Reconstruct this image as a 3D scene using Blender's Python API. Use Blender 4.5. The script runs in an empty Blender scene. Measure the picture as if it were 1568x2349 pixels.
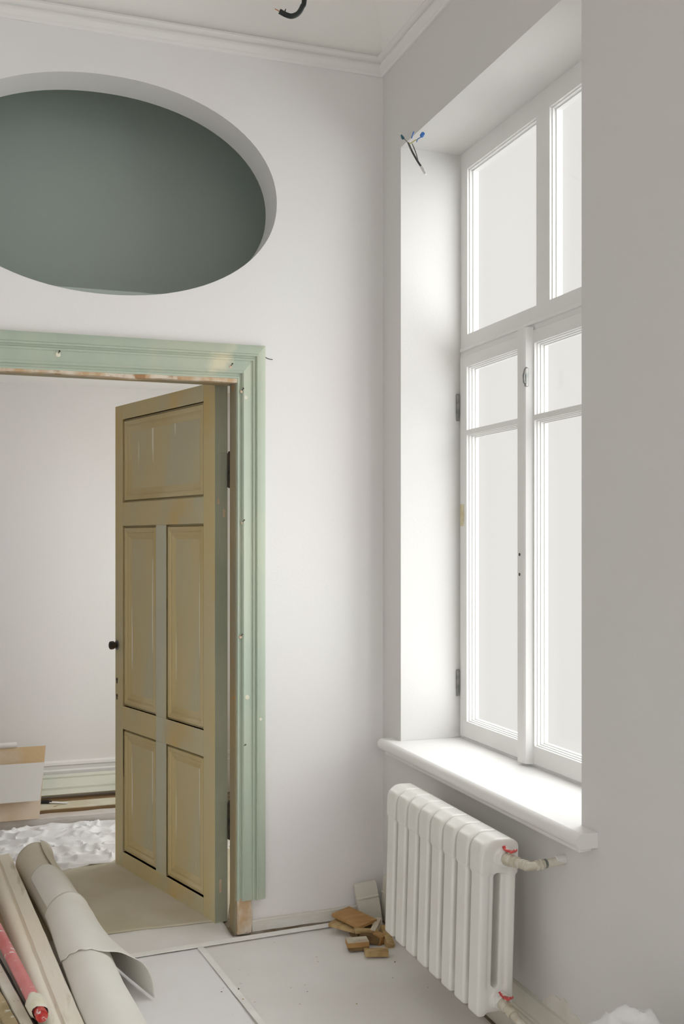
import bpy, bmesh, math, random
import numpy as np
from mathutils import Vector, Matrix, Euler, noise
from mathutils.geometry import tessellate_polygon

random.seed(7)
SC = bpy.context.scene
COL = SC.collection
R = math.radians

# ------------------------------------------------------------------ camera
FPX, IW, IH, HOR = 2407.0, 1568.0, 2349.0, 1243.0
cam_d = bpy.data.cameras.new('camera')
cam = bpy.data.objects.new('camera', cam_d)
COL.objects.link(cam)
cam.location = (-1.501, -3.774, 1.45)
cam.rotation_euler = (R(90), 0, R(-19.45))
cam_d.sensor_fit = 'VERTICAL'
cam_d.sensor_height = 36.0
cam_d.sensor_width = 36.0
cam_d.lens = FPX / IH * 36.0
cam_d.shift_y = (HOR - IH / 2) / IH
cam_d.clip_start = 0.02
SC.camera = cam

# ------------------------------------------------------------------ light: bright overcast sky
world = bpy.data.worlds.new('overcast_sky')
SC.world = world
world.use_nodes = True
bg = world.node_tree.nodes['Background']
bg.inputs[0].default_value = (1.0, 0.97, 0.935, 1)
bg.inputs[1].default_value = 0.84
sun_d = bpy.data.lights.new('hazy_sun', 'SUN')
sun_d.angle = R(150)
sun_d.energy = 11.0
sun_d.color = (0.985, 0.992, 1.0)
sun = bpy.data.objects.new('hazy_sun', sun_d)
COL.objects.link(sun)
sun.location = (6, -3, 6)
sun.rotation_euler = Vector((-0.70, 0.36, -0.62)).to_track_quat('-Z', 'Y').to_euler()

SC.view_settings.view_transform = 'Standard'
SC.view_settings.look = 'None'
SC.view_settings.gamma = 1.0
SC.view_settings.use_curve_mapping = False
SC.view_settings.exposure = 0.0
SC.cycles.max_bounces = 16
SC.cycles.diffuse_bounces = 12
SC.cycles.transparent_max_bounces = 16
SC.cycles.use_denoising = True


# ------------------------------------------------------------------ materials
def lin(c):
    return tuple((v / 255 / 12.92) if v / 255 <= .04045 else ((v / 255 + .055) / 1.055) ** 2.4 for v in c)


def mat(name, c1, c2=None, scale=6.0, stretch=(1, 1, 1), rough=.6, bump=0.0, bscale=60.0, lo=.4, hi=.6,
        c3=None, s3=20.0, lo3=.62, hi3=.68, st3=(1, 1, 1), detail=5.0, metal=0.0, spec=.35, coat=0.0):
    """linear rgb colours; c2 mottles c1, c3 adds worn spots"""
    m = bpy.data.materials.new(name)
    m.use_nodes = True
    nt = m.node_tree
    N, L = nt.nodes, nt.links
    b = N['Principled BSDF']
    b.inputs['Roughness'].default_value = rough
    b.inputs['Metallic'].default_value = metal
    b.inputs['Specular IOR Level'].default_value = spec
    b.inputs['Coat Weight'].default_value = coat
    b.inputs['Base Color'].default_value = (*c1, 1)
    tc = N.new('ShaderNodeTexCoord')

    def field(sc, st, a, z, det):
        mp = N.new('ShaderNodeMapping')
        mp.inputs['Scale'].default_value = st
        L.new(tc.outputs['Object'], mp.inputs[0])
        n = N.new('ShaderNodeTexNoise')
        n.inputs['Scale'].default_value = sc
        n.inputs['Detail'].default_value = det
        L.new(mp.outputs[0], n.inputs['Vector'])
        r = N.new('ShaderNodeMapRange')
        r.inputs[1].default_value = a
        r.inputs[2].default_value = z
        L.new(n.outputs[0], r.inputs[0])
        return n, r

    cur = None
    if c2 is not None:
        n, r = field(scale, stretch, lo, hi, detail)
        mx = N.new('ShaderNodeMix')
        mx.data_type = 'RGBA'
        mx.inputs[6].default_value = (*c1, 1)
        mx.inputs[7].default_value = (*c2, 1)
        L.new(r.outputs[0], mx.inputs[0])
        cur = mx.outputs[2]
    if c3 is not None:
        n3, r3 = field(s3, st3, lo3, hi3, 6.0)
        mx3 = N.new('ShaderNodeMix')
        mx3.data_type = 'RGBA'
        if cur is None:
            mx3.inputs[6].default_value = (*c1, 1)
        else:
            L.new(cur, mx3.inputs[6])
        mx3.inputs[7].default_value = (*c3, 1)
        L.new(r3.outputs[0], mx3.inputs[0])
        cur = mx3.outputs[2]
    if cur is not None:
        L.new(cur, b.inputs['Base Color'])
    if bump > 0:
        nb = N.new('ShaderNodeTexNoise')
        nb.inputs['Scale'].default_value = bscale
        nb.inputs['Detail'].default_value = 4
        mp = N.new('ShaderNodeMapping')
        mp.inputs['Scale'].default_value = stretch
        L.new(tc.outputs['Object'], mp.inputs[0])
        L.new(mp.outputs[0], nb.inputs['Vector'])
        bp = N.new('ShaderNodeBump')
        bp.inputs['Strength'].default_value = bump
        bp.inputs['Distance'].default_value = .01
        L.new(nb.outputs[0], bp.inputs['Height'])
        L.new(bp.outputs[0], b.inputs['Normal'])
    return m


def glass_mat():
    m = bpy.data.materials.new('window_glass')
    m.use_nodes = True
    nt = m.node_tree
    N, L = nt.nodes, nt.links
    N.remove(N['Principled BSDF'])
    t = N.new('ShaderNodeBsdfTransparent')
    t.inputs[0].default_value = (.98, .985, .98, 1)
    g = N.new('ShaderNodeBsdfGlossy')
    g.inputs['Roughness'].default_value = .02
    mx = N.new('ShaderNodeMixShader')
    mx.inputs[0].default_value = .03
    L.new(t.outputs[0], mx.inputs[1])
    L.new(g.outputs[0], mx.inputs[2])
    L.new(mx.outputs[0], N['Material Output'].inputs[0])
    return m


W = {}
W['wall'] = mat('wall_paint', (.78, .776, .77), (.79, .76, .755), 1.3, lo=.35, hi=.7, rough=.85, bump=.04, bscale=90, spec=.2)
W['ceil'] = mat('ceiling_paint', (.87, .862, .842), (.85, .842, .822), 1.5, rough=.9, bump=.03, spec=.2)
W['loft'] = mat('loft_green_grey_paint', (.47, .54, .50), (.48, .54, .50), 2.0, rough=.9, spec=.1)
W['wall_shade'] = mat('window_wall_paint', (.685, .688, .672), (.695, .675, .662), 1.3, lo=.35, hi=.7, rough=.85, bump=.04, bscale=90, spec=.2)  # wall paint greyed to build the window wall's shade into its colour
W['trim'] = mat('white_trim_paint', (.80, .79, .775), rough=.55, bump=.02, bscale=40)
W['sash'] = mat('white_window_paint', (.80, .80, .785), (.78, .78, .765), 5, rough=.45, bump=.02, bscale=30)
W['glass'] = glass_mat()
W['floor'] = mat('old_floor_boards', (.30, .25, .19), (.22, .17, .12), 6, (1, 6, 1), rough=.7)
W['paper'] = mat('floor_paper_grey', (.82, .805, .785), (.76, .735, .71), 2.2, rough=.8, bump=.15, bscale=9,
                 c3=(.80, .79, .775), s3=60, lo3=.70, hi3=.74)
W['paper_br'] = mat('floor_paper_brown', (.57, .52, .39), (.65, .60, .50), 2.6, rough=.75, bump=.12, bscale=9)
W['film'] = mat('floor_film', (.86, .85, .865), (.82, .805, .81), 2.0, rough=.5, bump=.2, bscale=12)
W['plastic'] = mat('white_plastic_sheet', (.84, .835, .845), (.80, .79, .79), 5, rough=.35, bump=.25, bscale=16)
W['tape'] = mat('masking_tape', (.88, .87, .85), (.82, .805, .78), 9, rough=.6, bump=.1)
W['mint'] = mat('mint_green_paint', (.405, .475, .39), (.465, .505, .405), 5, (1, 1, .35), rough=.5, bump=.06, bscale=25,
                c3=(.66, .62, .46), s3=4.0, lo3=.64, hi3=.74)
W['raw'] = mat('raw_scraped_wood', (.52, .36, .22), (.66, .58, .48), 12, (1.5, 1.5, 1), rough=.85, bump=.4, bscale=40,
               c3=(.36, .20, .10), s3=14, lo3=.58, hi3=.66)
W['jamb'] = mat('stained_jamb', (.36, .28, .15), (.30, .27, .19), 6, (1, 1, .3), rough=.6, bump=.1,
                c3=(.50, .26, .09), s3=18, lo3=.66, hi3=.70)
W['door'] = mat('olive_stripped_paint', (.62, .51, .265), (.56, .52, .36), 2.6, (1, 1, .35), rough=.55, bump=.08, bscale=40,
                c3=(.66, .45, .15), s3=3.6, lo3=.54, hi3=.72, st3=(1, 1, .5))
W['door_mould'] = mat('olive_moulding_paint', (.57, .455, .22), (.62, .52, .30), 3, (1, 1, .35), rough=.5, bump=.05)
W['door_panel'] = mat('olive_panel_paint', (.62, .52, .285), (.57, .525, .36), 3.2, (1, 1, .3), rough=.55, bump=.08, bscale=40,
                      c3=(.82, .78, .66), s3=9, lo3=.645, hi3=.675, st3=(3.0, 3.0, .20))
W['door_grey'] = mat('grey_green_stile_paint', (.58, .57, .455), (.59, .53, .345), 3.0, (2, 2, .25), rough=.55, bump=.06, lo=.45, hi=.7)
W['door_edge'] = mat('dark_edge_paint', (.33, .35, .265), (.42, .42, .32), 4, (1, 1, .3), rough=.6, bump=.15,
                     c3=(.24, .35, .37), s3=4.5, lo3=.70, hi3=.74, st3=(1, 1, .3))
W['iron'] = mat('dark_iron', (.05, .048, .043), (.10, .07, .045), 20, rough=.5, metal=.6)
W['steel'] = mat('dull_steel', (.20, .21, .20), (.30, .29, .27), 40, rough=.4, metal=.7)
W['rad'] = mat('cream_radiator_enamel', (.80, .79, .76), (.78, .765, .72), 4, rough=.32, bump=.03, bscale=25, spec=.5)
W['pipe'] = mat('painted_pipe', (.55, .50, .40), (.68, .65, .57), 30, rough=.4, bump=.1, bscale=60, metal=.15)
W['nut'] = mat('white_nut', (.76, .75, .72), rough=.4)
W['red'] = mat('red_valve_enamel', (.50, .03, .03), (.60, .10, .09), 60, rough=.3, c3=(.75, .65, .65), s3=70, lo3=.60, hi3=.64)
W['base'] = mat('cream_baseboard', (.64, .62, .54), (.68, .66, .59), 5, rough=.5, bump=.06)
W['plaster'] = mat('rough_plaster', (.74, .725, .67), (.68, .655, .59), 12, rough=.9, bump=.4, bscale=40)
W['strip'] = mat('plaster_strip', (.70, .685, .645), (.64, .61, .55), 9, (1, 1, 3), rough=.9, bump=.3, bscale=30)
W['gap'] = mat('dusty_gap_wood', (.22, .16, .09), (.40, .36, .30), 14, rough=.9, bump=.3)
W['oak'] = mat('oak_offcut', (.46, .27, .11), (.40, .22, .08), 9, (1, 4, 1), rough=.6, bump=.1, bscale=40)
W['oak2'] = mat('pale_offcut', (.52, .38, .19), (.40, .26, .11), 14, (1, 3, 1), rough=.7, bump=.25, bscale=40)
W['oakd'] = mat('dark_offcut', (.14, .085, .035), (.22, .14, .06), 12, rough=.8, bump=.3)
W['oakw'] = mat('whitewashed_offcut', (.66, .60, .50), (.50, .42, .30), 12, rough=.8, bump=.2)
W['roll'] = mat('white_lining_paper', (.83, .82, .78), (.80, .785, .73), 3, rough=.6, bump=.05, bscale=12)
W['rollin'] = mat('paper_roll_beige', (.70, .64, .53), (.76, .72, .64), 3, rough=.65, bump=.05, bscale=12)
W['beige'] = mat('beige_moulding', (.80, .72, .59), (.82, .77, .68), 4, (1, .3, 1), rough=.6, bump=.15, bscale=40,
                 c3=(.58, .51, .40), s3=18, lo3=.62, hi3=.70, st3=(1, .12, 1))
W['pole'] = mat('red_painted_pole', (.58, .13, .14), (.66, .22, .22), 12, (1, .5, 1), rough=.4, bump=.15, bscale=50,
                c3=(.78, .72, .70), s3=26, lo3=.63, hi3=.67)
W['putty'] = mat('cream_paint_blob', (.72, .68, .53), (.76, .74, .66), 16, rough=.6, bump=.5, bscale=40)
W['oldboard'] = mat('stained_white_board', (.66, .63, .56), (.56, .51, .42), 5, rough=.7, bump=.2, bscale=20,
                    c3=(.40, .27, .12), s3=22, lo3=.66, hi3=.70)
W['chipped'] = mat('chipped_paint_board', (.46, .36, .21), (.30, .24, .13), 8, rough=.75, bump=.5, bscale=25,
                   c3=(.70, .66, .56), s3=14, lo3=.58, hi3=.62)
W['black'] = mat('black_shade_strip', (.018, .018, .017), (.035, .03, .026), 6, rough=.7)  # black for the gap's shade strip, the scraper handle and the pole bore
W['fibre'] = mat('tan_fibreboard', (.60, .43, .25), (.66, .55, .43), 4, rough=.75, bump=.1)
W['card'] = mat('white_panel', (.72, .70, .67), rough=.6)
W['greenwhite'] = mat('old_greenish_white_trim', (.62, .65, .57), (.68, .68, .60), 5, rough=.5, bump=.1)
W['cream'] = mat('cream_plank', (.70, .66, .53), (.62, .56, .42), 6, rough=.6, bump=.1,
                 c3=(.36, .22, .09), s3=10, lo3=.68, hi3=.72)
W['brown'] = mat('brown_plank', (.34, .20, .085), (.24, .15, .07), 8, (.5, 1, 1), rough=.7, bump=.2)
W['rough'] = mat('rough_whitewashed_plank', (.56, .48, .41), (.64, .60, .57), 9, (.4, 1, 1), rough=.85, bump=.3)
W['cable'] = mat('black_cable', (.018, .024, .022), (.03, .036, .032), 40, rough=.45)
W['copper'] = mat('copper_core', (.60, .25, .13), rough=.35, metal=.8)
W['wgrey'] = mat('grey_wire', (.10, .12, .11), rough=.5)
W['wwhite'] = mat('white_sheath', (.78, .78, .76), rough=.5)
W['wblue'] = mat('blue_connector', (.05, .17, .50), rough=.4)
W['wteal'] = mat('teal_connector', (.01, .10, .15), rough=.4)
W['wyel'] = mat('yellow_wire', (.62, .56, .18), rough=.5)
W['mask'] = mat('yellowed_tape', (.60, .53, .33), (.70, .66, .50), 30, rough=.7)


# ------------------------------------------------------------------ mesh helpers (all shapes in world coordinates)
def tag(o, label=None, cat=None, group=None, kind=None):
    if label: o['label'] = label
    if cat: o['category'] = cat
    if group: o['group'] = group
    if kind: o['kind'] = kind
    return o


def root_mat(p):
    m = Matrix.Translation(p.location) @ p.rotation_euler.to_matrix().to_4x4()
    return root_mat(p.parent) @ p.matrix_parent_inverse @ m if p.parent else m


def empty(name, loc, rot=(0, 0, 0)):
    o = bpy.data.objects.new(name, None)
    o.empty_display_size = .1
    o.location = loc
    o.rotation_euler = rot
    COL.objects.link(o)
    return o


def mk(name, V, F, m, parent=None, smooth=False, auto=None, T=None, origin=None):
    V = [Vector(v) for v in V]
    if T is not None:
        V = [T @ v for v in V]
    lo = Vector((min(v.x for v in V), min(v.y for v in V), min(v.z for v in V)))
    hi = Vector((max(v.x for v in V), max(v.y for v in V), max(v.z for v in V)))
    o0 = Vector(origin) if origin else Vector(((lo.x + hi.x) / 2, (lo.y + hi.y) / 2, lo.z))
    me = bpy.data.meshes.new(name)
    me.from_pydata([v - o0 for v in V], [], F)
    bm = bmesh.new()
    bm.from_mesh(me)
    bmesh.ops.recalc_face_normals(bm, faces=bm.faces)
    if smooth:
        for f in bm.faces: f.smooth = True
        a = R(auto if auto else 40)
        for e in bm.edges:
            if len(e.link_faces) == 2 and e.calc_face_angle(0) > a: e.smooth = False
    bm.to_mesh(me)
    bm.free()
    me.materials.append(W[m])
    o = bpy.data.objects.new(name, me)
    o.location = o0
    COL.objects.link(o)
    if parent is not None:
        o.parent = parent
        o.matrix_parent_inverse = root_mat(parent).inverted()
    return o


def merge(*parts):
    V, F = [], []
    for v, f in parts:
        k = len(V)
        V += [tuple(p) for p in v]
        F += [tuple(i + k for i in g) for g in f]
    return V, F


def box(x0, x1, y0, y1, z0, z1, bev=0.0, seg=2):
    bm = bmesh.new()
    bmesh.ops.create_cube(bm, size=1)
    for v in bm.verts:
        v.co = Vector(((x0 + x1) / 2 + v.co.x * (x1 - x0), (y0 + y1) / 2 + v.co.y * (y1 - y0), (z0 + z1) / 2 + v.co.z * (z1 - z0)))
    if bev > 0:
        bmesh.ops.bevel(bm, geom=bm.edges[:], offset=bev, segments=seg, profile=.5, affect='EDGES')
    V = [v.co.copy() for v in bm.verts]
    bm.verts.index_update()
    F = [tuple(v.index for v in f.verts) for f in bm.faces]
    bm.free()
    return V, F


def xf(vf, M):
    return [M @ Vector(v) for v in vf[0]], vf[1]


def poly_extrude(loops, a, b, plane):
    """loops: [outer, hole, ...] 2-D; plane 'x' -> (u=y, v=z) extruded along x from a to b, 'y' -> (u=x, v=z)"""
    def P(u, v, d):
        return (d, u, v) if plane == 'x' else ((u, d, v) if plane == 'y' else (u, v, d))
    tri = tessellate_polygon([[Vector((u, v, 0)) for u, v in lp] for lp in loops])
    pts = [p for lp in loops for p in lp]
    n = len(pts)
    V = [P(u, v, a) for u, v in pts] + [P(u, v, b) for u, v in pts]
    F = [tuple(t) for t in tri] + [tuple(i + n for i in reversed(t)) for t in tri]
    k = 0
    for lp in loops:
        m_ = len(lp)
        for i in range(m_):
            j = (i + 1) % m_
            F.append((k + i, k + j, n + k + j, n + k + i))
        k += m_
    return V, F


def rect(u0, u1, v0, v1):
    return [(u0, v0), (u1, v0), (u1, v1), (u0, v1)]


def sweep(profile, path, frames, closed_prof=True, caps=True):
    """profile [(a,b)], path [Vector], frames [(A,B)] -> point = path + a*A + b*B"""
    V, F = [], []
    n = len(profile)
    for p, (A, B) in zip(path, frames):
        for a, b in profile:
            V.append(Vector(p) + A * a + B * b)
    for i in range(len(path) - 1):
        for j in range(n if closed_prof else n - 1):
            k = (j + 1) % n
            F.append((i * n + j, i * n + k, (i + 1) * n + k, (i + 1) * n + j))
    if caps and closed_prof:
        F.append(tuple(range(n)))
        F.append(tuple(range((len(path) - 1) * n, len(path) * n))[::-1])
    return V, F


def tube(pts, r, n=12, rads=None, caps=True):
    pts = [Vector(p) for p in pts]
    V, F = [], []
    up = None
    for i, p in enumerate(pts):
        t = (pts[min(i + 1, len(pts) - 1)] - pts[max(i - 1, 0)]).normalized()
        if up is None:
            up = Vector((0, 0, 1)) if abs(t.z) < .9 else Vector((1, 0, 0))
        A = (up - t * up.dot(t)).normalized()
        B = t.cross(A)
        up = A
        rr = rads[i] if rads else r
        for k in range(n):
            a = 2 * math.pi * k / n
            V.append(p + (A * math.cos(a) + B * math.sin(a)) * rr)
    for i in range(len(pts) - 1):
        for k in range(n):
            q = (k + 1) % n
            F.append((i * n + k, i * n + q, (i + 1) * n + q, (i + 1) * n + k))
    if caps:
        F.append(tuple(range(n))[::-1])
        F.append(tuple(range((len(pts) - 1) * n, len(pts) * n)))
    return V, F


def curve(pts, n=12):
    """Catmull-Rom through pts"""
    P = [Vector(p) for p in pts]
    P = [P[0] * 2 - P[1]] + P + [P[-1] * 2 - P[-2]]
    out = []
    for i in range(1, len(P) - 2):
        for k in range(n):
            t = k / n
            a, b, c, d = P[i - 1], P[i], P[i + 1], P[i + 2]
            out.append(.5 * ((2 * b) + (c - a) * t + (2 * a - 5 * b + 4 * c - d) * t * t + (3 * b - a - 3 * c + d) * t ** 3))
    out.append(P[-2])
    return out


def disc(c, axis, r, h, n=20, bev=.002):
    c = Vector(c)
    a = Vector(axis).normalized()
    return tube([c, c + a * bev, c + a * (h - bev), c + a * h], r, n, [r - bev, r, r, r - bev])


def plank(p0, p1, w, t, up=(0, 0, 1), wob=.0, seg=14, seed=0, prof=None, bev=.003):
    """board whose top centre line runs p0->p1; w wide, t thick; prof: outline [(a,b)] a across, b up (top = 0)"""
    p0, p1 = Vector(p0), Vector(p1)
    d = (p1 - p0).normalized()
    A = d.cross(Vector(up)).normalized()
    B = A.cross(d).normalized()
    if prof is None:
        prof = [(-w / 2, -t), (w / 2, -t), (w / 2, -bev), (w / 2 - bev, 0), (-w / 2 + bev, 0), (-w / 2, -bev)]
    path = [p0.lerp(p1, i / seg) for i in range(seg + 1)]
    V, F = sweep(prof, path, [(A, B)] * (seg + 1))
    if wob:
        V = [v + Vector(noise.noise_vector(v * 9 + Vector((seed, 0, 0)))) * wob for v in V]
    return V, F


def surface_nets(f, lo, hi, h):
    """isosurface of f(x,y,z)<0 with naive surface nets"""
    ax = [np.arange(lo[i] - 2 * h, hi[i] + 3 * h, h) for i in range(3)]
    X, Y, Z = np.meshgrid(*ax, indexing='ij')
    S = f(X, Y, Z)
    neg = S < 0
    nx, ny, nz = [s - 1 for s in S.shape]
    acc = np.zeros((nx, ny, nz, 3))
    cnt = np.zeros((nx, ny, nz))
    corners = [(i, j, k) for i in (0, 1) for j in (0, 1) for k in (0, 1)]
    sl = lambda c: S[c[0]:nx + c[0], c[1]:ny + c[1], c[2]:nz + c[2]]
    for a in corners:
        for b in corners:
            if sum(b) - sum(a) == 1 and all(q >= p for p, q in zip(a, b)):
                A_, B_ = sl(a), sl(b)
                cr = (A_ < 0) != (B_ < 0)
                t = np.where(cr, A_ / np.where(cr, A_ - B_, 1), 0)
                for d in range(3):
                    acc[..., d] += np.where(cr, a[d] + t * (b[d] - a[d]), 0)
                cnt += cr
    idx = -np.ones((nx, ny, nz), int)
    act = np.argwhere(cnt > 0)
    idx[tuple(act.T)] = np.arange(len(act))
    org = np.array([a[0] for a in ax])
    V = (act + acc[tuple(act.T)] / cnt[tuple(act.T)][:, None]) * h + org
    F = []
    for d in range(3):
        u, w = (d + 1) % 3, (d + 2) % 3
        s0 = [slice(0, n) for n in S.shape]
        s1 = list(s0)
        s0[d] = slice(0, S.shape[d] - 1)
        s1[d] = slice(1, S.shape[d])
        e = np.argwhere(neg[tuple(s0)] != neg[tuple(s1)])
        for p in e:
            q = []
            for du, dw in ((0, 0), (-1, 0), (-1, -1), (0, -1)):
                c = p.copy()
                c[u] += du
                c[w] += dw
                q.append(idx[tuple(c)])
            if min(q) >= 0: F.append(tuple(int(i) for i in q))
    return [Vector(v) for v in V], F


# ================================================================== THE ROOM
XL, YR, YF = -3.5, -5.6, 2.2          # left wall, rear wall, far hallway wall
WT = .157                              # thickness of the wall with the door
WIN = [(-1.40, -.178), (-4.05, -2.83)]  # window recesses in the right-hand wall; the second is unseen, added for fill light
WZ0, WZ1 = .70, 2.913

# floor
o = mk('floor', *box(XL - .2, .4, YR - .2, YF + .2, -.12, 0), 'floor')
tag(o, 'floor boards under the protective paper', kind='structure')

# wall with the doorway and the oval opening
DX0, DX1, DZ = -1.53, -.553, 2.085
oval = []
for i in range(96):
    a = 2 * math.pi * i / 96
    ca, sa = math.cos(a), math.sin(a)
    e = 2 / 2.08
    oval.append((-1.045 + .619 * math.copysign(abs(ca) ** e, ca), 2.713 + .388 * math.copysign(abs(sa) ** e, sa)))
outer = [(XL, 0), (DX0, 0), (DX0, DZ), (DX1, DZ), (DX1, 0), (0, 0), (0, 4.3), (XL, 4.3)]
wall_back = mk('wall_back', *poly_extrude([outer, oval[::-1]], 0, WT, 'y'), 'wall')
tag(wall_back, 'pale wall with a doorway below a large oval opening', kind='structure')

# wall with the windows
HALLW = (.40, 1.95, .55, 2.2)
outer = rect(YR - .2, YF + .2, 0, 4.3)
holes = [rect(a, b, WZ0, WZ1)[::-1] for a, b in WIN] + [rect(*HALLW)[::-1]]
wall_right = mk('wall_right', *poly_extrude([outer] + holes, 0, .292, 'x'), 'wall_shade')
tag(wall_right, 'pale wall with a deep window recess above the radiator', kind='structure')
for nm, args, lb in (('wall_left', (XL - .2, XL, YR - .2, YF + .2, 0, 4.3), 'plain pale wall facing the windows'),
                     ('wall_hallway', (XL, 0, YF, YF + .2, 0, 2.36), 'pale hallway wall seen through the doorway')):
    tag(mk(nm, *box(*args), 'wall'), lb, kind='structure')
tag(mk('ceiling_hallway', *box(XL, 0, WT, YF, 2.315, 2.36), 'ceil'), 'low pale ceiling of the hallway', kind='structure')

REARW = [(-3.3, -2.1, .60, 3.0), (-1.7, -.50, .60, 3.0)]  # unseen rear openings, added to let in fill light
V, F = poly_extrude([rect(XL, 0, 0, 4.3)] + [rect(*h_)[::-1] for h_ in REARW], YR - .33, YR, 'y')
tag(mk('wall_rear', V, F, 'wall'), 'pale end wall with two added windows', kind='structure')

# loft behind the oval: green-grey lining
LY = .58
lv, lf = merge(box(XL, 0, LY, LY + .2, 2.36, 4.3), box(XL, 0, WT, LY + .2, 4.25, 4.45), box(-.12, -.002, WT + .002, LY, 2.362, 4.25),
               box(XL, XL + .1, WT + .002, LY, 2.362, 4.25), box(XL, 0, WT + .01, LY, 2.362, 2.38))
tag(mk('wall_loft', lv, lf, 'loft'), 'dark green-grey loft wall behind the oval opening', kind='structure')

# coved ceiling
rings = []
ZC = 3.30
for i in range(13):
    a = math.pi / 2 * i / 12
    rings.append((.38 * (1 - math.cos(a)) + .004, ZC + .36 * math.sin(a)))
V, F = [], []
for d, z in rings:
    V += [(XL + d, YR + d, z), (0 - d, YR + d, z), (0 - d, 0 - d, z), (XL + d, 0 - d, z)]
for i in range(len(rings) - 1):
    for k in range(4):
        q = (k + 1) % 4
        F.append((4 * i + k, 4 * i + q, 4 * i + 4 + q, 4 * i + 4 + k))
n = len(rings) - 1
F.append((4 * n, 4 * n + 1, 4 * n + 2, 4 * n + 3))
o = mk('ceiling', V, F, 'ceil', smooth=True, auto=20)
sm = o.modifiers.new('thickness', 'SOLIDIFY')
sm.thickness = .03
sm.offset = 1
tag(o, 'pale coved ceiling rising from the cornice', kind='structure')

# cornice: stepped moulding, one length per wall
cp = [(0, 3.243), (.008, 3.243), (.012, 3.250), (.012, 3.256), (.020, 3.262), (.026, 3.270), (.026, 3.279), (.019, 3.283),
      (.019, 3.288), (.032, 3.292), (.038, 3.299), (.036, 3.306), (.028, 3.311), (0, 3.315)]
UZ = Vector((0, 0, 1))
for nm, p0, p1, A0, A1, lb in (
        ('trim_1', (XL, 0, 0), (0, 0, 0), Vector((1, -1, 0)), Vector((-1, -1, 0)), 'white stepped cornice above the oval opening'),
        ('trim_2', (0, 0, 0), (0, YR, 0), Vector((-1, -1, 0)), Vector((-1, 1, 0)), 'white stepped cornice above the window recess'),
        ('trim_3', (0, YR, 0), (XL, YR, 0), Vector((-1, 1, 0)), Vector((1, 1, 0)), 'white stepped cornice on the end wall'),
        ('trim_4', (XL, YR, 0), (XL, 0, 0), Vector((1, 1, 0)), Vector((1, -1, 0)), 'white stepped cornice on the left wall')):
    tag(mk(nm, *sweep(cp, [Vector(p0), Vector(p1)], [(A0, UZ), (A1, UZ)]), 'trim', smooth=True, auto=35), lb, kind='structure')


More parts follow.
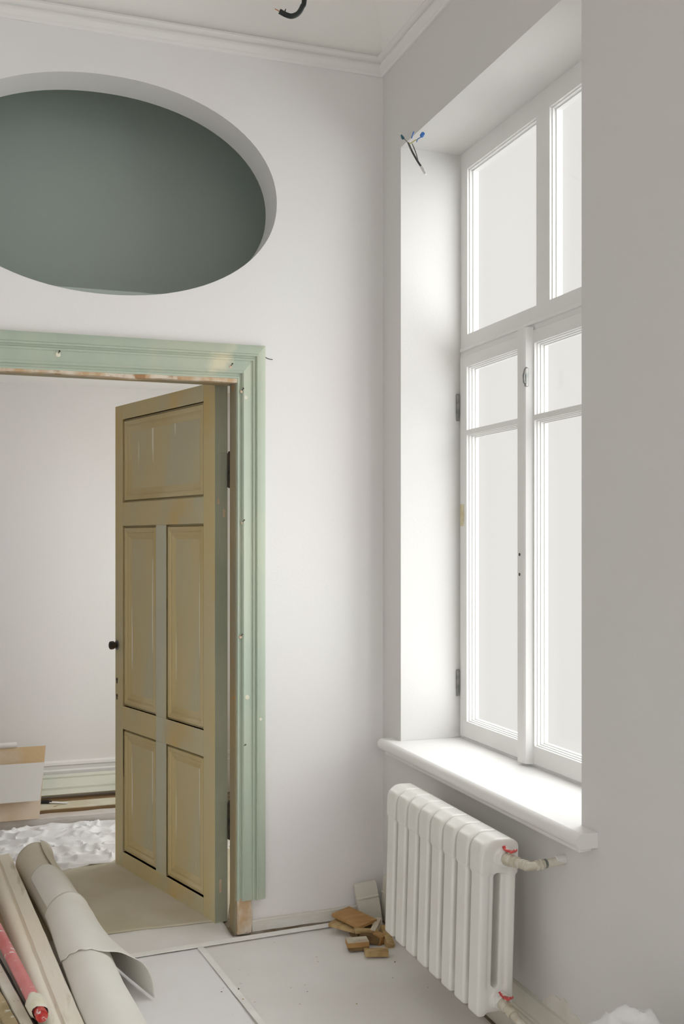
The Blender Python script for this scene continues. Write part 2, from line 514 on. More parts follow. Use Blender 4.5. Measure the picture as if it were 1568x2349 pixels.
# ------------------------------------------------------------------ windows
def window(name, y1, label):
    """y1: far end of the recess; built toward -y, 1.222 m wide"""
    S = y1 + .178
    yy = lambda v: v + S
    w = empty(name, (.285, yy(-.79), .715))
    tag(w, label, kind='structure')
    XFc = .245
    R2 = lambda a, b, c, d: rect(yy(b), yy(a), c, d)
    lights = [R2(-.234, -.742, 2.225, 2.843), R2(-.826, -1.340, 2.225, 2.843)]
    low = R2(-.186, -1.392, .715, 2.147)
    mk('window_frame', *poly_extrude([R2(-.178, -1.40, .702, 2.913)] + [l[::-1] for l in lights] + [low[::-1]], XFc, .290, 'x'), 'sash', w)
    # moulded step round each top light and its pane
    for a, b in ((-.234, -.742), (-.826, -1.340)):
        g = 0
        st = []
        for ins, x0, x1 in ((.004, .254, .288), (.008, .266, .288)):
            st.append(poly_extrude([R2(a - g, b + g, 2.225 + g, 2.843 - g), R2(a - ins, b + ins, 2.225 + ins, 2.843 - ins)[::-1]], x0, x1, 'x'))
            g = ins
        bead = mk('glazing_bead', *merge(*st), 'sash', w)
        mk('pane', *box(.279, .283, yy(b + .006), yy(a - .006), 2.231, 2.837), 'glass', bead)
    # ridge under the top lights
    mk('transom_ledge', *box(.236, .25, yy(-1.39), yy(-.186), 2.165, 2.178, .003), 'sash', w)
    # casements
    for a, b, ya, yb in ((-.189, -.700, -.243, -.670), (-.704, -1.389, -.742, -1.335)):
        holes = [R2(ya, yb, .781, 1.848), R2(ya, yb, 1.866, 2.102)]
        s = mk('casement', *poly_extrude([R2(a, b, .722, 2.144)] + [h_[::-1] for h_ in holes], .238, .286, 'x'), 'sash', w)
        for z0, z1 in ((.781, 1.848), (1.866, 2.102)):
            st = []
            g = 0
            for ins, x0 in ((.003, .248), (.006, .259), (.009, .271)):
                st.append(poly_extrude([R2(ya - g, yb + g, z0 + g, z1 - g), R2(ya - ins, yb + ins, z0 + ins, z1 - ins)[::-1]], x0, .284, 'x'))
                g = ins
            mk('glazing_bead', *merge(*st), 'sash', s)
            mk('pane', *box(.277, .281, yy(yb + .006), yy(ya - .006), z0 + .006, z1 - .006), 'glass', s)
        if a == -.189:
            for z0, z1 in ((1.907, 2.008), (.868, .968)):
                mk('hinge', *tube([(.232, yy(-.181), z0), (.232, yy(-.181), z0 + .03), (.232, yy(-.181), z0 + .031),
                                   (.232, yy(-.181), z1 - .004), (.232, yy(-.181), z1)], .008, 10, [.006, .008, .0075, .008, .005]), 'steel', s)
            mk('masking_tape', *box(.2365, .238, yy(-.222), yy(-.190), 1.509, 1.591), 'mask', s)
    # astragal covering the joint of the casements
    V, F = poly_extrude([[(.238, yy(-.672)), (.218, yy(-.672)), (.212, yy(-.676)), (.212, yy(-.716)), (.216, yy(-.724)), (.238, yy(-.734))]], .72, 2.156, 'z')
    ast = mk('astragal', V, F, 'sash', w)
    for z in (1.408, 1.342):
        mk('screw_hole', *disc((.2125, yy(-.690), z), (-1, 0, 0), .0055, .0015, 10, .0003), 'iron', ast)
    mk('window_latch', *merge(tube([(.218, yy(-.727), 1.965), (.208, yy(-.729), 1.975), (.206, yy(-.730), 1.995), (.212, yy(-.729), 2.015), (.218, yy(-.727), 2.02)], .005, 8),
                              box(.210, .222, yy(-.734), yy(-.724), 1.96, 2.02, .002)), 'steel', ast)
    # window sill: slab reaching into the recess, rounded nose, horns past the opening
    slab = poly_extrude([[(yy(-1.398), .245), (yy(-1.398), .0), (yy(-1.475), .0), (yy(-1.475), -.045), (yy(-.098), -.045), (yy(-.098), .0), (yy(-.18), .0), (yy(-.18), .245)]], .672, .711, 'z')
    slab = ([(q[1], q[0], q[2]) for q in slab[0]], slab[1])
    nose = [(-.045, .672), (-.055, .674), (-.060, .681), (-.062, .690), (-.060, .700), (-.054, .708), (-.045, .711)]
    V, F = sweep([(a, b) for a, b in nose], [Vector((0, yy(-.098), 0)), Vector((0, yy(-1.475), 0))], [(Vector((1, 0, 0)), UZ)] * 2)
    mk('window_sill', *merge(slab, (V, F), box(-.04, 0, yy(-1.45), yy(-.12), .655, .673, .004)), 'trim', w, smooth=True, auto=50)
    return w


window('window_1', -.178, 'white wooden casement window with top lights above the radiator')
window('window_2', -2.83, 'white wooden casement window added out of view along the radiator wall for fill light')  # out of view, added to bring more light into the room
# hallway window at the end of the hallway
w = empty('window_3', (.2, 1.15, .75))
tag(w, 'white window at the end of the hallway', kind='structure')
a, b, c, d = HALLW
mk('window_frame', *poly_extrude([rect(a, b, c, d), rect(a + .06, (a + b) / 2 - .03, c + .06, d - .06)[::-1], rect((a + b) / 2 + .03, b - .06, c + .06, d - .06)[::-1]], .2, .28, 'x'), 'sash', w)
for q0, q1 in ((a + .06, (a + b) / 2 - .03), ((a + b) / 2 + .03, b - .06)):
    mk('pane', *box(.235, .239, q0, q1, c + .06, d - .06), 'glass', w)

for k_, (a, b, c, d) in enumerate(REARW):  # rear windows behind the camera, added to brighten the room
    w = empty('window_%d' % (4 + k_), ((a + b) / 2, YR - .2, c))
    tag(w, ('white window added for fill light in the end wall beside the left wall', 'white window added for fill light in the end wall beside the radiator wall')[k_], kind='structure')
    mk('window_frame', *poly_extrude([rect(a, b, c, d), rect(a + .06, (a + b) / 2 - .03, c + .06, d - .06)[::-1], rect((a + b) / 2 + .03, b - .06, c + .06, d - .06)[::-1]], YR - .28, YR - .2, 'y'), 'sash', w)
    for q0, q1 in ((a + .06, (a + b) / 2 - .03), ((a + b) / 2 + .03, b - .06)):
        mk('pane', *box(q0, q1, YR - .239, YR - .235, c + .06, d - .06), 'glass', w)

# ------------------------------------------------------------------ door casing (mint green) and linings
cas = empty('trim_5', (-1.045, -.01, 0))
tag(cas, 'mint green moulded casing round the doorway', kind='structure')
# profile: a = outward from the opening, b = out of the wall
wd = .108
cprof = [(0, -.001), (0, .018), (.003, .022), (.008, .022), (.010, .018), (.016, .018), (.019, .026), (.024, .029), (.030, .025), (.056, .023),
         (.059, .028), (.063, .029), (.066, .023), (.070, .023), (.073, .030), (.077, .031), (.080, .026), (.100, .026), (wd - .001, .022), (wd, -.001)]
XR, XLc, ZT = -.583, -1.51, 2.046
NY = Vector((0, -1, 0))
for nm, P, FR in (('casing_side', [(XR, 0, .132), (XR, 0, 1.0), (XR, 0, ZT)], [(Vector((1, 0, 0)), NY), (Vector((1, 0, 0)), NY), (Vector((1, 0, 1.2)), NY)]),
                  ('casing_head', [(XR, 0, ZT), (XLc, 0, ZT - .008)], [(Vector((1, 0, 1.2)), NY), (Vector((-1, 0, 1.25)), NY)]),
                  ('casing_side', [(XLc, 0, .0), (XLc, 0, 1.0), (XLc, 0, ZT - .008)], [(Vector((-1, 0, 0)), NY), (Vector((-1, 0, 0)), NY), (Vector((-1, 0, 1.25)), NY)])):
    P = [Vector(p) for p in P]
    V, F = sweep(cprof, P, FR)
    if nm == 'casing_side' and P[0].x == XR:      # broken lower end: the edges split off unevenly
        k = len(cprof)
        for i in range(k):
            a_ = cprof[i][0]
            V[i] = V[i] + Vector((0, 0, -.012 if .012 < a_ < .06 else (.006 if a_ > .09 else (-.004 if a_ > .06 else 0))))
    mk(nm, V, F, 'mint', cas, smooth=True, auto=30)
# scraped edge under the head casing, linings, raw stub below the broken casing
V, F = plank((XLc, -.006, ZT + .002), (XR + .005, -.006, ZT + .004), .030, .016, wob=.004, seg=50, seed=3)
mk('scraped_edge', V, F, 'raw', cas)
mk('lining_head', *box(XLc, XR, -.004, .09, ZT - .010, ZT + .035, .002), 'jamb', cas)
jm = mk('lining_jamb', *box(XR - .004, DX1, -.004, .078, 0, ZT, .002), 'jamb', cas)
mk('lining_jamb', *box(DX0, XLc + .004, -.004, .09, 0, ZT, .002), 'jamb', cas)
V, F = plank((-.5545, -.022, .01), (-.5545, -.022, .140), .055, .030, up=(0, -1, 0), wob=.005, seg=10, seed=9)
mk('raw_stub', V, F, 'raw', cas)
for x, z in ((-1.217, 2.102), (-.607, 2.093), (-.566, 2.005), (-.563, 1.523), (-.570, 1.105), (-.558, .701)):
    c0 = Vector((x, -.024, z))
    nl = mk('nail', *tube([c0, c0 + Vector((.003, -.010, .006)), c0 + Vector((.003, -.0105, .0062)), c0 + Vector((.0035, -.012, .007))], .0014, 8, [.0013, .0013, .003, .003]), 'iron', cas)
    mk('chipped_spot', *disc(c0 + Vector((-.001, .003, -.004)), (0, -1, 0), .009 if x < -1 else .006, .0045, 9, .001), 'putty' if x < -1 else 'raw', nl)
for x, z, r in ((-.495, .796, .006), (-.547, .879, .009), (-.552, 1.98, .007)):
    mk('paint_chip', *disc((x, -.0225, z), (0, -1, 0), r, .004, 8, .001), 'putty', cas)
mk('loose_wire', *tube(curve([(-.476, -.012, 2.135), (-.462, -.016, 2.128), (-.448, -.02, 2.126)], 4), .0015, 6), 'cable', cas)

# ------------------------------------------------------------------ the door leaf
DA = Vector((-.633, .130, .004))
dang = math.atan2(.876, -.259)
door = empty('door_1', DA, (0, 0, dang))
tag(door, 'old olive five-panel door standing open into the hallway', kind='structure')
TD = Matrix.Translation(DA) @ Matrix.Rotation(dang, 4, 'Z')     # local x along leaf, local y out of the seen face
DW, DH, DT = .913, 2.052, .056
u0, u1, m0, m1 = .089, .834, .410, .503
zr = [.075, .618, .720, 1.516, 1.620, 1.987]


def dbox(name, a, b, c, d, m, y1=0.0):
    return mk(name, *box(a, b, -DT, y1, c, d, .0015, 1), m, door, T=TD)


dbox('stile', 0, u0, 0, DH, 'door')
dbox('stile', u1, DW, 0, DH, 'door')
dbox('rail', u0, u1, 0, zr[0], 'door')
dbox('rail', u0, u1, zr[1], zr[2], 'door', -.0005)
dbox('rail', u0, u1, zr[3], zr[4], 'door', -.0005)
dbox('rail', u0, u1, zr[5], DH, 'door')
dbox('muntin', m0, m1, zr[0], zr[1], 'door_grey', -.0003)
dbox('muntin', m0, m1, zr[2], zr[3], 'door_grey', -.0003)
mk('muntin_streak', *box(m0 + .004, m1 - .004, -.002, .0002, zr[1], zr[2], 0), 'door_grey', door, T=TD)
rings_p = [(0, -.001), (0, -.014), (.005, -.014), (.010, -.004), (.020, -.002), (.028, -.006), (.031, -.010), (.040, -.008), (.050, -.013), (.060, -.017), (.064, -.017)]
for a, b, c, d in ((u0, u1, zr[4], zr[5]), (u0, m0, zr[2], zr[3]), (m1, u1, zr[2], zr[3]), (u0, m0, zr[0], zr[1]), (m1, u1, zr[0], zr[1])):
    for side in (0, 1):
        V, F = [], []
        for ins, dep in rings_p:
            y = dep if side == 0 else -DT - dep
            V += [(a + ins, y, c + ins), (b - ins, y, c + ins), (b - ins, y, d - ins), (a + ins, y, d - ins)]
        for i in range(len(rings_p) - 1):
            for k in range(4):
                q = (k + 1) % 4
                F.append((4 * i + k, 4 * i + q, 4 * i + 4 + q, 4 * i + 4 + k))
        if side == 0:
            mould = mk('moulding', V, F, 'door_mould', door, T=TD)
        else:
            mk('moulding', V, F, 'door_mould', door, T=TD)
    mk('panel', *box(a + .058, b - .058, -DT + .0165, -.0165, c + .058, d - .058), 'door_panel', door, T=TD)
edge = mk('hinge_edge', *box(-.0015, .001, -DT + .001, -.001, .002, DH - .002), 'door_edge', door, T=TD)
# hinges on the edge and their knuckles
for z0, z1 in ((1.645, 1.785), (.305, .455)):
    hg = mk('hinge', *box(-.0032, -.001, -DT + .004, -.022, z0, z1, .0008, 1), 'door_edge', door, T=TD)
    mk('knuckle', *tube([TD @ Vector((-.008, -DT - .004, z)) for z in (z0 + .006, z0 + .01, (z0 + z1) / 2 - .001, (z0 + z1) / 2, (z0 + z1) / 2 + .001, z1 - .01, z1 - .004, z1 + .006)],
                        .007, 10, [.004, .008, .008, .006, .008, .008, .008, .004]), 'iron', hg)
# old nail and latch scars on the hinge edge
for y, z, h_ in ((-.016, 1.60, .022), (-.040, 1.555, .03), (-.024, .14, .05)):
    mk('scar', *box(-.0025, -.001, y - .005, y + .005, z - h_ / 2, z + h_ / 2, .0006, 1), 'raw', door, T=TD)
# black knob, key holes
kn = mk('door_knob', *xf(tube([(0, 0, 0), (0, .006, 0), (0, .007, 0), (0, .014, 0), (0, .016, 0), (0, .022, 0), (0, .034, 0), (0, .038, 0)], .012, 8,
                              [.016, .016, .010, .010, .017, .019, .018, .010]), TD @ Matrix.Translation((.890, 0, .985))), 'iron', door, smooth=True, auto=35)
mk('rose', *xf(disc((0, 0, 0), (0, 1, 0), .022, .005), TD @ Matrix.Translation((.890, 0, .985))), 'steel', kn)
mk('door_knob', *xf(tube([(0, 0, 0), (0, -.006, 0), (0, -.007, 0), (0, -.010, 0), (0, -.012, 0), (0, -.014, 0), (0, -.018, 0), (0, -.020, 0)], .012, 8,
                         [.016, .016, .010, .010, .017, .019, .018, .010]), TD @ Matrix.Translation((.890, -DT, .985))), 'iron', door, smooth=True, auto=35)
for z in (.831, .759):
    mk('keyhole', *xf(merge(disc((0, 0, 0), (0, 1, 0), .008, .002, 12, .0004), box(-.004, .004, 0, .002, -.018, 0)), TD @ Matrix.Translation((.893, 0, z))), 'iron', door)

# ------------------------------------------------------------------ baseboards and wall foot
bp = [(0, 0), (.018, 0), (.020, .004), (.020, .096), (.016, .099), (.016, .102), (.021, .105), (.021, .110), (.017, .113), (.016, .150), (.012, .162), (0, .166)]
V, F = sweep(bp, [Vector((0, y, .004)) for y in (-.035, -.4, -.9, -1.352)], [(Vector((-1, 0, 0)), UZ)] * 4)
bb = mk('baseboard_right', V, F, 'base', smooth=True, auto=30)
tag(bb, 'cream grooved baseboard under the radiator', kind='structure')
V, F = sweep([(0, 0), (.02, 0), (.02, .235), (.012, .238), (.014, .228), (.012, .205), (.018, .20), (.014, .236), (.008, .245), (0, .246)][0:2] + [(.02, .19), (.014, .198), (.014, .215), (.019, .222), (.016, .236), (.006, .243), (0, .243)],
             [Vector((XL, YF, 0)), Vector((-.0, YF, 0))], [(NY, UZ)] * 2)
tag(mk('baseboard_hallway', V, F, 'trim', smooth=True, auto=30), 'tall white baseboard along the hallway wall', kind='structure')
V, F = plank((-.524, -.008, .054), (-.03, -.008, .062), .018, .042, wob=.0035, seg=40, seed=5)
st = mk('baseboard_back', V, F, 'strip')
tag(st, 'rough plaster strip at the foot of the doorway wall', kind='structure')
V, F = plank((-.53, -.004, .012), (-.13, -.004, .014), .020, .011, wob=.003, seg=30, seed=15)
mk('dusty_gap', V, F, 'gap', st)
# torn patch of plaster behind the end of the baseboard
pp = [(-1.20, .165), (-1.24, .20), (-1.275, .215), (-1.30, .212), (-1.315, .225), (-1.335, .218), (-1.352, .198), (-1.385, .205), (-1.402, .195), (-1.405, .0), (-1.352, .0), (-1.352, .166)]
V, F = poly_extrude([pp], -.004, .001, 'x')
mk('plaster_patch', V, F, 'plaster', wall_right)


# ------------------------------------------------------------------ floor coverings
def sheet(name, corner_fn, nu, nv, m, amp, sc, z0, thick=.0035, seed=0, sharp=False, parent=None):
    V, F = [], []
    for i in range(nu + 1):
        for j in range(nv + 1):
            x, y = corner_fn(i / nu, j / nv)
            v_ = j / nv
            p = Vector((x * sc, y * sc, seed))
            h = noise.fractal(p, 1.0, 2.0, 4)
            if sharp:      # folds of thin sheeting: soft ridges, mostly running along x
                q = Vector((x * 3.2 + .5 * noise.noise(Vector((x * 3, y * 3, 1))), y * 9.0, seed))
                r1 = 1 - min(1, abs(noise.noise(q)) * 3.0)
                q2 = Vector((x * 9 + y * 7, y * 11 - x * 4, seed + 4))
                r2 = 1 - min(1, abs(noise.noise(q2)) * 3.5)
                h = r1 * r1 * .8 + r2 * r2 * .45 + .25 * noise.noise(Vector((x * 20, y * 26, 2)))
                e_ = min(1, v_ * 12, (1 - v_) * 12)
                h = max(0, h) * (.25 + .75 * e_)
            else:
                h = abs(h)
            V.append((x, y, z0 + amp * h))
    for i in range(nu):
        for j in range(nv):
            a_ = i * (nv + 1) + j
            F.append((a_, a_ + 1, a_ + nv + 2, a_ + nv + 1))
    o = mk(name, V, F, m, parent, smooth=True, auto=60)
    s = o.modifiers.new('thickness', 'SOLIDIFY')
    s.thickness = thick
    s.offset = -1
    return o


def lerp(a, b, t): return a + (b - a) * t


def quad(a, b, c, d):
    def fn(u, v):
        return (lerp(lerp(a[0], b[0], u), lerp(d[0], c[0], u), v), lerp(lerp(a[1], b[1], u), lerp(d[1], c[1], u), v))
    return fn


o = sheet('floor_paper', quad((-3.45, -5.55), (-.03, -5.55), (-.03, -.012), (-3.45, -.012)), 150, 200, 'paper', .003, 4, .0025, seed=1)
tag(o, 'grey floor protection paper laid out below the radiator', 'floor paper')
o = sheet('floor_paper', quad((-1.50, -.09), (-.60, -.05), (-.60, .165), (-1.50, .20)), 50, 20, 'paper', .003, 5, .0050, seed=2)
tag(o, 'short strip of floor paper across the door threshold', 'floor paper')
o = sheet('floor_paper', quad((-1.50, .155), (-.58, .145), (-.30, 1.12), (-1.50, 1.0)), 60, 60, 'paper_br', .003, 5, .0066, seed=3)
tag(o, 'brown floor paper under the open door', 'floor paper')
o = sheet('plastic_film', lambda u, v: (lerp(-1.235, lerp(-.60, -.735, v), u), lerp(-2.6, lerp(-.12, -.075, u), v)), 70, 90, 'film', .004, 5, .0058, seed=4)
tag(o, 'pale translucent film on the floor beside the paper roll', 'plastic film')
o = sheet('plastic_sheet', lambda u, v: (lerp(-2.2, -.12, u), lerp(lerp(.93, 1.03, u) + .02 * math.sin(u * 23), 1.735 + .010 * math.sin(u * 41), v)), 240, 140, 'plastic', .030, 1, .010, seed=5, sharp=True)
tag(o, 'crumpled white plastic sheet on the hallway floor', 'plastic sheet')
for nm, a, b, wd_, lb in (('masking_tape', (-1.16, -.105), (-.045, -.028), .034, 'white masking tape along the foot of the doorway wall'),
                          ('masking_tape', (-.735, -.10), (-.665, -.95), .022, 'pale tape over the seam of the floor film')):
    p0, p1 = Vector((a[0], a[1], .0125)), Vector((b[0], b[1], .0125))
    V, F = plank(p0, p1, wd_, .0025, wob=.0008, seg=60, seed=21, bev=.0003)
    tag(mk(nm, V, F, 'tape'), lb, 'tape')

# ------------------------------------------------------------------ radiator
RB = Vector((-.148, -.862, .148))
RROT = .030
rad = empty('radiator', RB, (0, RROT, 0))
tag(rad, 'cream cast iron radiator with eight sections under the window', 'radiator')


def sdf_section(X, Y, Z):
    def rbox(cx, cy, cz, hx, hy, hz, r):
        qx, qy, qz = abs(X - cx) - hx + r, abs(Y - cy) - hy + r, abs(Z - cz) - hz + r
        return np.sqrt(np.maximum(qx, 0) ** 2 + np.maximum(qy, 0) ** 2 + np.maximum(qz, 0) ** 2) + np.minimum(np.maximum(qx, np.maximum(qy, qz)), 0) - r

    def smin(a, b, k):
        h_ = np.clip(.5 + .5 * (b - a) / k, 0, 1)
        return b * (1 - h_) + a * h_ - k * h_ * (1 - h_)
    d = rbox(-.0405, 0, .247, .0140, .0322, .245, .0095)
    d = smin(d, rbox(.0405, 0, .250, .0130, .0340, .240, .0085), .003)
    d = smin(d, rbox(0, 0, .25, .044, .0265, .235, .006), .004)
    # arched head that widens upward until it meets its neighbours
    wid = .0322 + .0096 * np.clip((Z - .405) / .080, 0, 1) ** 1.4
    hd = np.maximum(rbox(.0, 0, .448, .0545, .0418, .060, .008), (abs(Y) - wid) * .92)
    arch = np.sqrt(np.maximum(0, -(X + .004)) ** 2 * 1.22 + np.maximum(0, Z - .452) ** 2) - .0565
    back = np.sqrt(np.maximum(0, X - .028) ** 2 + np.maximum(0, Z - .478) ** 2) - .0265
    hd = np.maximum(hd, np.where(X < -.004, arch, np.where(X > .028, back, hd)))
    d = smin(d, np.maximum(hd, .408 - Z), .014)
    d = smin(d, rbox(.0, 0, .047, .046, .0330, .038, .020), .010)
    cyl = np.maximum(np.sqrt((X - .010) ** 2 + (Z - .048) ** 2) - .025, abs(Y) - .0442)
    d = smin(d, cyl, .008)
    cyl = np.maximum(np.sqrt((X - .010) ** 2 + (Z - .452) ** 2) - .027, abs(Y) - .0442)
    d = smin(d, cyl, .010)
    zc = np.clip(Z, .092, .398)
    slot = np.sqrt((X + .002) ** 2 + (Z - zc) ** 2) - .0105
    return np.maximum(d, -slot)


V, F = surface_nets(sdf_section, (-.062, -.046, -.004), (.060, .046, .512), .0032)
V = [Vector((v.x, v.y, v.z * .965)) for v in V]
TR = Matrix.Translation(RB) @ Euler((0, RROT, 0)).to_matrix().to_4x4()
me_sec = None
for i in range(8):
    off = Matrix.Translation((0, .3110 - i * .0885, 0))
    if me_sec is None:
        s0 = mk('section', V, F, 'rad', rad, smooth=True, auto=60, T=TR @ off, origin=tuple(TR @ off @ Vector((0, 0, 0))))
        me_sec = s0.data
        base_loc = s0.location.copy()
    else:
        s = s0.copy()
        s.location = base_loc + Vector((0, -i * .0885, 0))
        COL.objects.link(s)
        s.name = 'section'
yn = .3110 - 7 * .0885 - .044
hub = TR @ Vector((.010, yn, .437))
hub2 = TR @ Vector((.010, yn, .048))
for hx in (hub, hub2):
    pl = mk('end_bush', *disc(hx + Vector((0, .001, 0)), (0, -1, 0), .027, .006, 6, .001), 'rad', rad)


def valve(h, wall_pt, elbow):
    """valve with wing handle, union rings and pipe bent into the wall"""
    d = (elbow - h).normalized()
    L_ = (elbow - h).length
    vb = mk('valve', *tube([h, h + d * .006, h + d * .0065, h + d * .030, h + d * .032, h + d * .046, h + d * .047, h + d * .056, h + d * .057], .02, 14,
                           [.018, .018, .0175, .0175, .0145, .0145, .016, .016, .012]), 'pipe', rad, smooth=True, auto=30)
    mk('white_nut', *disc(h - d * .003, d, .0215, .010, 8, .0015), 'nut', vb)
    st_ = h + d * .022
    mk('valve_stem', *tube([st_, st_ + Vector((0, 0, .022))], .005, 10), 'pipe', vb)
    t_ = st_ + Vector((0, 0, .020))
    wing = [disc(t_, (0, 0, 1), .006, .005, 10)]
    for sg in (-1.3, 1.3):      # two upturned wings of flat metal
        bl = curve([t_ + Vector((0, 0, .003)), t_ + Vector((.003 * sg, -.010 * sg, .004)), t_ + Vector((.005 * sg, -.016 * sg, .012))], 4)
        V_, F_ = sweep([(-.006, -.0026), (.006, -.0026), (.006, .0026), (-.006, .0026)], bl, [(Vector((1, .3, 0)).normalized(), Vector((0, .7 * sg, .7)))] * len(bl))
        wing.append((V_, F_))
    wing = merge(*wing)
    mk('valve_handle', *wing, 'red', vb, smooth=True)
    pts = [h + d * .050, elbow - d * .020] + curve([elbow - d * .018, elbow + (wall_pt - elbow).normalized() * .002 - d * .005, elbow + (wall_pt - elbow).normalized() * .020], 6) + [wall_pt + Vector((.01, 0, 0))]
    pp_ = mk('pipe', *tube(pts, .0115, 14), 'pipe', rad, smooth=True, auto=50)
    w_ = (wall_pt - elbow).normalized()
    for c, ax, r_, hh in ((elbow - d * .036, d, .0135, .012), (elbow - d * .018, d, .0145, .006), (elbow + w_ * .016, w_, .0135, .010), (elbow + w_ * .030, w_, .0145, .006)):
        mk('collar', *disc(c, ax, r_, hh, 14), 'pipe', pp_)
    mk('collar', *disc(elbow + w_ * .042, w_, .0125, .010, 14), 'steel', pp_)
    mk('wall_collar', *disc(wall_pt + Vector((-.030, 0, 0)), (1, 0, 0), .0125, .031, 14), 'nut', pp_)


valve(hub, Vector((0, -1.318, .598)), Vector((-.108, -1.322, .590)))
valve(hub2, Vector((0, -1.40, .14)), Vector((-.112, -1.345, .150)))
# wall brackets behind the radiator
for y in (-.72, -.98):
    mk('bracket', *box(-.10, 0, y - .006, y + .006, .50, .52, .003), 'rad', rad)

# ------------------------------------------------------------------ loose things in the corner
ob = bp[:]
V, F = sweep([(a, b * .86) for a, b in ob], [Vector((-.116, -.050, .004)), Vector((-.030, -.052, .012))], [(Vector((0, -1, .0)), Vector((-.10, .20, 1)))] * 2)
V = [v + Vector((0, .030 if False else 0, 0)) for v in V]
tag(mk('baseboard_offcut', V, F, 'base', smooth=True, auto=30), 'short cream baseboard offcut leaning on the wall in the corner', 'baseboard offcut')
V, F = plank((-.095, -.085, .022), (-.045, -.080, .026), .030, .018, wob=.003, seg=5, seed=31)
tag(mk('plaster_scrap', V, F, 'strip'), 'small pale scrap at the foot of the leaning baseboard offcut', 'scrap')


def chunk(name, c, size, rot, m, label, seed=0, wob=.004, group='wood offcuts in the corner'):
    V, F = [], []
    bm = bmesh.new()
    bmesh.ops.create_cube(bm, size=1)
    bmesh.ops.subdivide_edges(bm, edges=bm.edges[:], cuts=2, use_grid_fill=True)
    M_ = Matrix.Translation(c) @ Euler([R(a) for a in rot]).to_matrix().to_4x4()
    bm.verts.index_update()
    for v in bm.verts:
        p = Vector((v.co.x * size[0], v.co.y * size[1], v.co.z * size[2]))
        p += Vector(noise.noise_vector(p * 30 + Vector((seed * 3.1, 0, 0)))) * wob
        V.append(M_ @ p)
    F = [tuple(v.index for v in f.verts) for f in bm.faces]
    bm.free()
    return tag(mk(name, V, F, m), label, 'wood offcut', group)


chunk('wood_offcut', (-.165, -.125, .058), (.088, .150, .011), (3, -5, 22), 'oak', 'square orange-brown board offcut on top of the pile', 1, .001)
chunk('wood_offcut', (-.185, -.115, .036), (.100, .11, .012), (2, -3, 40), 'oak2', 'board offcut lying directly under the square orange board', 2, .002)
chunk('wood_offcut', (-.145, -.175, .022), (.090, .05, .030), (0, 0, 12), 'oakd', 'dark brown offcut holding up the square orange board', 3, .004)
b1 = chunk('wood_offcut', (-.212, -.285, .031), (.078, .050, .016), (2, 0, -8), 'oak', 'grooved offcut with a whitewashed top', 4, .002)
mk('whitewashed_top', *xf(box(-.038, .038, -.024, .024, 0, .004, .001), Matrix.Translation((-.212, -.285, .0375)) @ Matrix.Rotation(R(-8), 4, 'Z')), 'oakw', b1)
mk('groove_lip', *xf(box(-.034, .039, -.025, .022, -.012, 0, .002), Matrix.Translation((-.212, -.285, .021)) @ Matrix.Rotation(R(-8), 4, 'Z')), 'oakd', b1)
chunk('wood_offcut', (-.150, -.245, .026), (.070, .045, .026), (0, 12, -15), 'oakd', 'dark rough offcut between the grooved offcut and the small orange block', 5, .005)
chunk('wood_offcut', (-.155, -.225, .043), (.085, .030, .010), (4, 6, -5), 'oak2', 'thin splintered offcut lying on the dark rough one', 11, .003)
chunk('wood_offcut', (-.118, -.255, .022), (.030, .038, .034), (10, 0, 30), 'oak', 'small orange block in the middle of the pile', 6, .005)
chunk('wood_offcut', (-.088, -.262, .026), (.030, .100, .022), (20, 8, -6), 'oak2', 'pale narrow offcut tilted at the radiator side of the pile', 7, .003)
chunk('wood_offcut', (-.105, -.195, .034), (.018, .095, .040), (8, 0, -35), 'oakw', 'whitish splinter sticking up behind the small orange block', 8, .004)
chunk('wood_offcut', (-.170, -.365, .019), (.082, .035, .018), (0, 0, -14), 'oak2', 'flat thin offcut lying apart in front of the pile', 9, .003)

# specks of debris on the floor paper
for i in range(26):
    x, y = random.uniform(-.75, -.1), random.uniform(-.75, -.12)
    s_ = random.uniform(.0018, .0048)
    V, F = box(x - s_, x + s_ * random.uniform(.4, 1), y - s_ * .5, y + s_ * .5, .0125, .0125 + s_ * .5, s_ * .15, 1)
    Mr = Matrix.Translation((x, y, 0)) @ Matrix.Rotation(random.uniform(0, 6), 4, 'Z') @ Matrix.Translation((-x, -y, 0))
    tag(mk('debris_speck', *xf((V, F), Mr), random.choice(['nut', 'nut', 'oakw', 'oakw', 'oak2', 'iron'])), 'tiny crumb of building debris on the floor paper', 'debris', 'crumbs on the floor paper')

# ------------------------------------------------------------------ cables
pts = curve([(-.692, -1.2, 3.68), (-.690, -1.2, 3.2), (-.692, -1.2, 2.95), (-.6945, -1.2, 2.845), (-.700, -1.2, 2.824), (-.711, -1.2, 2.805), (-.728, -1.2, 2.795), (-.744, -1.2, 2.796), (-.761, -1.2, 2.802)], 8)
cb = empty('ceiling_cable', (-.70, -1.2, 3.66))
tag(cb, 'black cable end curling down from the ceiling', 'cable')
mk('sheath', *tube(pts, .0065, 14), 'cable', cb, smooth=True, auto=50)
mk('copper_core', *tube([pts[-1], pts[-1] + Vector((-.012, 0, .004))], .0014, 6), 'copper', cb)
mk('sheath_barb', *tube([Vector((-.748, -1.2, 2.799)), Vector((-.744, -1.2, 2.811))], .0022, 6, [.003, .0008]), 'cable', cb)
mk('ceiling_hole_rim', *disc((-.70, -1.2, 3.664), (0, 0, -1), .03, .006, 20), 'trim', cb)

wb = empty('wire_bundle', (-.006, -.205, 2.90))
tag(wb, 'loose electric wires with blue connectors at the window recess corner', 'wires')


